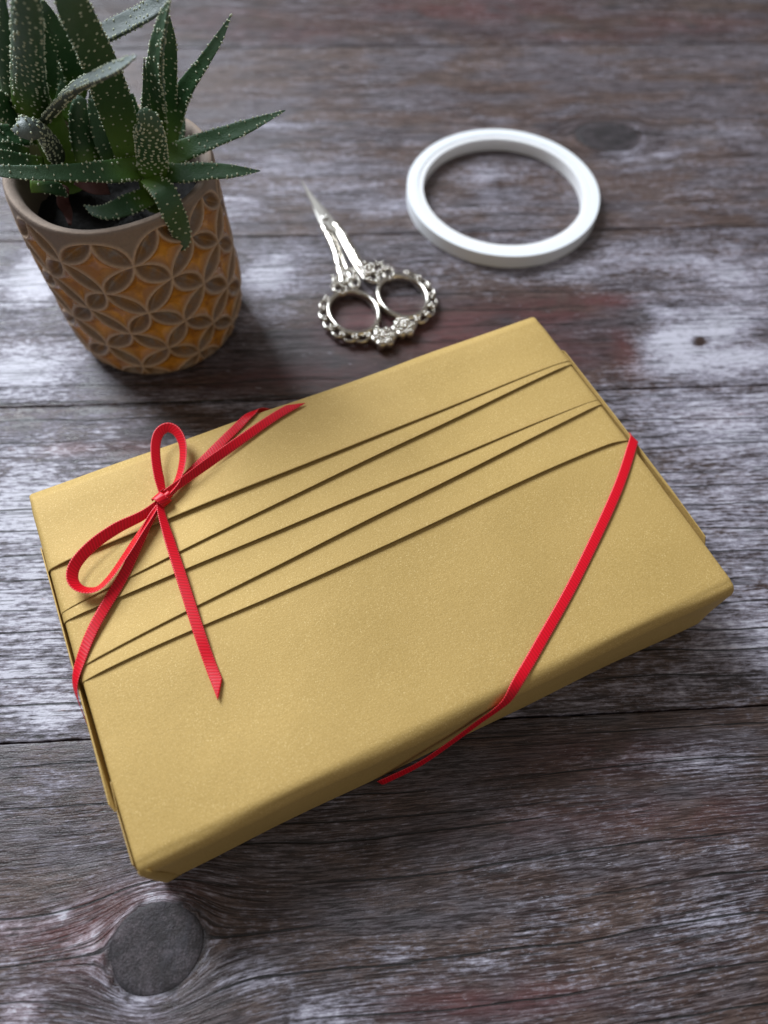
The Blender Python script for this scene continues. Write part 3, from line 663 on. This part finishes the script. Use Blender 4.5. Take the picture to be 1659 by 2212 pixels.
# ------------------------------------------------------------------ succulents in the pot
# leaf rows: x, y, z, width (mm, world)
RIGHT = [
 ('under', [(-100.3, 232.2, 72, 7.2), (-101.2, 235.8, 80, 7.7), (-102.2, 239.4, 87, 6.4), (-103.5, 243.8, 92, 1.7)]),
 ('up', [(-89.8, 233.0, 76, 6.0), (-90.3, 237.4, 82, 5.9), (-89.8, 239.7, 88, 4.1), (-90.5, 244.2, 90, 0.6)]),
 ('up', [(-84.7, 231.5, 76, 6.5), (-82.2, 234.7, 88, 8.0), (-77.7, 229.7, 103, 7.5), (-72.3, 222.4, 118, 6.3), (-66.4, 216.4, 130, 4.0), (-62.3, 212.7, 137, 0.7)]),
 ('up', [(-81.8, 238.3, 76, 6.0), (-79.3, 241.2, 87, 6.4), (-75.5, 239.5, 100, 5.3), (-72.3, 237.7, 112, 4.5), (-70.5, 237.5, 120, 0.5)]),
 ('up', [(-81.4, 234.1, 77, 6.5), (-77.5, 240.0, 86, 7.0), (-71.9, 241.4, 95, 5.7), (-64.1, 242.2, 104, 3.9), (-58.6, 245.3, 110, 2.7), (-54.6, 249.1, 115, 0.3)]),
 ('up', [(-82.7, 228.4, 77, 7.1), (-71.4, 230.0, 82, 6.7), (-61.0, 231.0, 86, 5.5), (-50.6, 233.3, 89, 4.3), (-38.8, 239.5, 91, 0.3)]),
 ('up', [(-84.0, 226.5, 75, 6.5), (-72.9, 221.4, 79, 6.1), (-64.6, 221.6, 80, 5.5), (-55.5, 222.2, 80, 4.3), (-46.7, 224.3, 79, 0.3)]),
 ('curl', [(-82.9, 223.0, 77, 8.7), (-80.2, 220.0, 87, 9.2), (-77.7, 215.3, 97, 8.8), (-76.9, 213.1, 103, 7.3), (-78.2, 210.3, 106, 1.5)]),
 ('up', [(-85.3, 226.4, 77, 7.6), (-93.5, 216.8, 82, 7.1), (-102.0, 210.1, 86, 5.5), (-113.3, 205.0, 89, 4.6), (-122.5, 202.4, 91, 3.5), (-125.9, 203.0, 91, 0.5)]),
 ('up', [(-90.5, 227.4, 76, 8.3), (-91.0, 228.5, 88, 9.9), (-90.5, 226.5, 101, 10.5), (-89.6, 221.9, 116, 10.1), (-89.3, 216.0, 131, 9.4), (-90.9, 215.7, 140, 5.0)]),
 ('up', [(-86.5, 230.0, 75, 4.8), (-88.7, 237.2, 86, 3.5), (-88.9, 239.8, 94, 1.1)]),
 ('up', [(-83.6, 243.8, 70, 6.8), (-80.1, 250.1, 74, 5.6), (-78.6, 255.1, 78, 2.5)]),
 ('up', [(-84.6, 229.6, 80, 3.5), (-81.8, 229.5, 95, 2.8), (-78.3, 228.9, 112, 0.3)]),
 ('up', [(-95.3, 228.0, 74, 7.1), (-98.7, 230.1, 84, 6.9), (-100.2, 236.1, 94, 3.9)]),
 ('up', [(-84.1, 219.8, 78, 4.6), (-77.0, 211.5, 80, 7.2), (-74.2, 207.7, 76, 7.4), (-73.1, 207.8, 68, 6.8), (-73.5, 207.9, 62, 5.0), (-74.8, 208.0, 58, 0.6)]),
 ('up', [(-85.6, 223.3, 68, 5.9), (-91.2, 217.6, 69, 6.8), (-97.1, 213.3, 69, 5.7), (-102.8, 214.1, 68, 3.9), (-107.1, 216.6, 68, 0.4)])]
LEFT = [
 ('up', [(-122.5, 249.6, 80, 7.3), (-119.6, 254.0, 88, 7.7), (-115.9, 256.1, 97, 6.7), (-113.2, 257.1, 106, 1.7)]),
 ('up', [(-126.0, 239.7, 78, 6.6), (-129.2, 233.1, 82, 7.3), (-133.5, 227.9, 85, 6.3), (-137.9, 227.0, 86, 1.7)]),
 ('up', [(-118.5, 246.0, 80, 7.2), (-114.7, 250.7, 86, 7.7), (-112.9, 256.3, 90, 6.5), (-114.6, 261.5, 94, 1.8)]),
 ('under', [(-131.6, 243.0, 80, 6.8), (-128.6, 243.7, 92, 7.4), (-124.0, 241.9, 103, 6.2), (-118.9, 241.4, 113, 5.0), (-113.1, 238.8, 122, 1.6)]),
 ('up', [(-136.7, 245.7, 78, 6.3), (-139.7, 251.9, 84, 6.8), (-142.5, 258.0, 90, 1.5)]),
 ('under', [(-124.9, 239.4, 84, 11.2), (-117.6, 231.5, 100, 10.9), (-108.1, 219.4, 118, 9.5), (-98.2, 207.2, 136, 8.1), (-91.2, 200.2, 150, 2.5)]),
 ('under', [(-132.5, 244.8, 82, 6.6), (-126.1, 238.3, 100, 6.1), (-119.9, 232.9, 115, 4.7), (-113.2, 227.3, 130, 1.4)]),
 ('up', [(-126.2, 240.8, 83, 8.9), (-128.0, 233.7, 90, 9.1), (-131.4, 231.1, 95, 7.2), (-136.8, 231.4, 98, 2.2)]),
 ('grey', [(-119.3, 232.7, 88, 6.3), (-104.8, 219.7, 104, 7.6), (-93.5, 209.6, 115, 6.2), (-82.3, 200.4, 124, 5.1), (-73.5, 195.5, 130, 3.8), (-67.7, 192.8, 134, 0.6)]),
 ('up', [(-114.9, 251.1, 82, 5.6), (-111.1, 251.4, 90, 6.9), (-110.2, 248.8, 103, 6.0), (-111.3, 247.8, 112, 4.6), (-110.2, 244.1, 119, 1.6)]),
 ('up', [(-122.1, 243.4, 84, 4.1), (-117.0, 244.5, 95, 5.4), (-114.1, 246.9, 105, 4.2), (-112.2, 246.8, 113, 0.4)]),
 ('up', [(-120.2, 250.7, 82, 4.8), (-117.3, 253.2, 88, 5.1), (-112.4, 254.3, 97, 0.3)]),
 ('greycurl', [(-115.9, 228.2, 78, 7.0), (-115.8, 224.1, 86, 8.5), (-115.7, 219.6, 93, 8.8), (-116.1, 214.8, 97, 7.5), (-120.2, 215.7, 96, 1.1)]),
 ('up', [(-124.1, 226.6, 80, 2.9), (-127.5, 223.6, 84, 3.1), (-130.9, 219.9, 87, 2.2)]),
 ('up', [(-118.6, 222.6, 78, 5.8), (-123.0, 219.0, 82, 5.4), (-128.4, 215.6, 86, 4.7), (-133.3, 214.6, 88, 1.1)]),
 ('grey', [(-123.6, 267.9, 90, 6.1), (-103.4, 262.0, 100, 7.3), (-90.0, 259.2, 107, 7.3), (-81.1, 257.5, 112, 6.4), (-75.2, 259.2, 115, 2.2)]),
 ('under', [(-106.2, 229.0, 74, 7.1), (-107.4, 232.4, 82, 7.0), (-105.1, 232.3, 92, 5.6), (-103.2, 233.6, 96, 3.3)]),
 ('under', [(-120.8, 213.2, 78, 4.6), (-116.4, 214.1, 77, 4.1), (-114.0, 216.6, 74, 4.1), (-112.5, 218.0, 70, 0.5)])]
DRIED = [[(-100.3, 224.4, 70, 5.8), (-104.7, 222.0, 71, 4.2), (-110.9, 222.7, 72, 1.1)], [(-113.4, 220.1, 72, 3.1), (-116.1, 220.4, 66, 4.3), (-115.7, 219.9, 62, 3.2), (-114.6, 216.0, 60, 1.1)]]
def leaf(root, kind, rows, origin, dots=True, mat=None, name='leaf'):
    rows = np.array(rows, float); L = np.linalg.norm(np.diff(rows[:, :3], axis=0), axis=1).sum()
    n = max(18, int(L/1.5)); c, s = catmull(rows, n); P = c[:, :3]; W = np.maximum(c[:, 3], .15)*(1.0 if name != 'leaf' else np.interp(s/s[-1], [0, .3, .8, 1], [1.12, 1.08, 1.0, 1.0]))
    T = norm(np.gradient(P, axis=0))
    view = norm(CAM-P); blend = {'up': .55, 'grey': .75, 'under': .3, 'curl': .25, 'greycurl': .6}.get(kind, .5)
    nrm = view*(1-blend*.6)+np.array([0, 0, 1.])*blend
    side = norm(np.cross(T, nrm)); nrm = norm(np.cross(side, T))
    convex = kind in ('under', 'curl', 'greycurl')
    m_ = 20; a = np.linspace(0, 2*np.pi, m_, endpoint=False); ca, sa = np.cos(a), np.sin(a)
    up_t, dn_t = (.34, .10) if convex else (.10, .34)
    hh = np.where(sa > 0, up_t*sa, dn_t*sa)
    if not convex: hh = hh-.07*np.cos(a*1)**2*0+np.where(sa > 0, -.10*(1-ca**2), 0)
    V = P[:, None]+.5*W[:, None, None]*ca[None, :, None]*side[:, None]+(W[:, None]*hh[None])[:, :, None]*nrm[:, None]
    t = np.repeat(s/s[-1], m_)
    fs = gridf(n, m_, False, True)+[tuple(range(m_)), tuple(range((n-1)*m_, n*m_))[::-1]]
    o = mesh(name, V.reshape(-1, 3)-origin, fs, mat or (LEAF_GREY if kind.startswith('grey') else LEAF), root, attrs=dict(along=t))
    if dots:
        B = Build(); step = 1.15 if kind in ('curl', 'greycurl') else 1.75; q = 2.0
        while q < s[-1]-.5:
            i = int(np.searchsorted(s, q)); i = min(max(i, 1), n-1); fr = q/s[-1]
            nb = max(3, int(W[i]*(1.45 if kind in ('curl', 'greycurl') else 1.0)))
            for k in range(nb):
                if random.random() > min(1, .15+2.6*fr): continue
                aa = random.uniform(-.05, .05)+(k+.5*(int(q*10) % 2))/nb*2*math.pi
                if not convex and 0.5 < aa % (2*math.pi) < 2.6 and random.random() < .45: continue
                cc, s_ = math.cos(aa), math.sin(aa); h_ = (up_t*s_ if s_ > 0 else dn_t*s_)
                if not convex and s_ > 0: h_ -= .10*(1-cc*cc)
                p = P[i]+.5*W[i]*cc*side[i]+W[i]*h_*nrm[i]+T[i]*random.uniform(-.35, .35)
                r = random.uniform(.24, .43)*(.75+.4*min(1, W[i]/7))
                M = np.stack([T[i], side[i], nrm[i]])
                B.add((ICO_V*[r*.85, r*1.25, r])@M+p-origin, ICO_F)
            for sg in (1, -1):                                   # teeth along both margins
                if random.random() < .35: continue
                r = random.uniform(.18, .34)
                B.add(ICO_V*[r, r, r]+P[i]+.5*W[i]*sg*side[i]-origin, ICO_F)
            q += step*random.uniform(.85, 1.15)
        if B.n: tag(B.out('tubercles', DOT, o), kind='stuff')
    return o
def stem(root, p0, p1, r0, r1, origin):
    c, _ = catmull([p0, (np.array(p0)+np.array(p1))/2, p1], 10); v, f = tube(c, np.linspace(r0, r1, 10), 14, False, 1, (1, 0, 0)); mesh('stem', v-origin, f, LEAF, root)
og = np.array([-86.0, 229.5, 61.0]); pr = empty('succulent_plant', og)
tag(pr, 'right hand dotted succulent rosette with long leaves arching over the pot rim towards the scissors', 'succulent', 'spotted succulents in the pot')
for kd, rw in RIGHT: leaf(pr, kd, rw, og)
stem(pr, (-86, 229, 60), (-84.5, 228, 79), 5.0, 5.5, og)
og2 = np.array([-120.0, 238.0, 61.0]); pl_ = empty('succulent_plant', og2)
tag(pl_, 'left hand dotted succulent with broad upright leaves on the far left of the pot', 'succulent', 'spotted succulents in the pot')
for kd, rw in LEFT: leaf(pl_, kd, rw, og2)
stem(pl_, (-119, 236, 60), (-121, 240, 86), 5.5, 6.0, og2)
for rw in DRIED: leaf(pl_, 'up', rw, og2, False, DRY, 'dried_leaf')
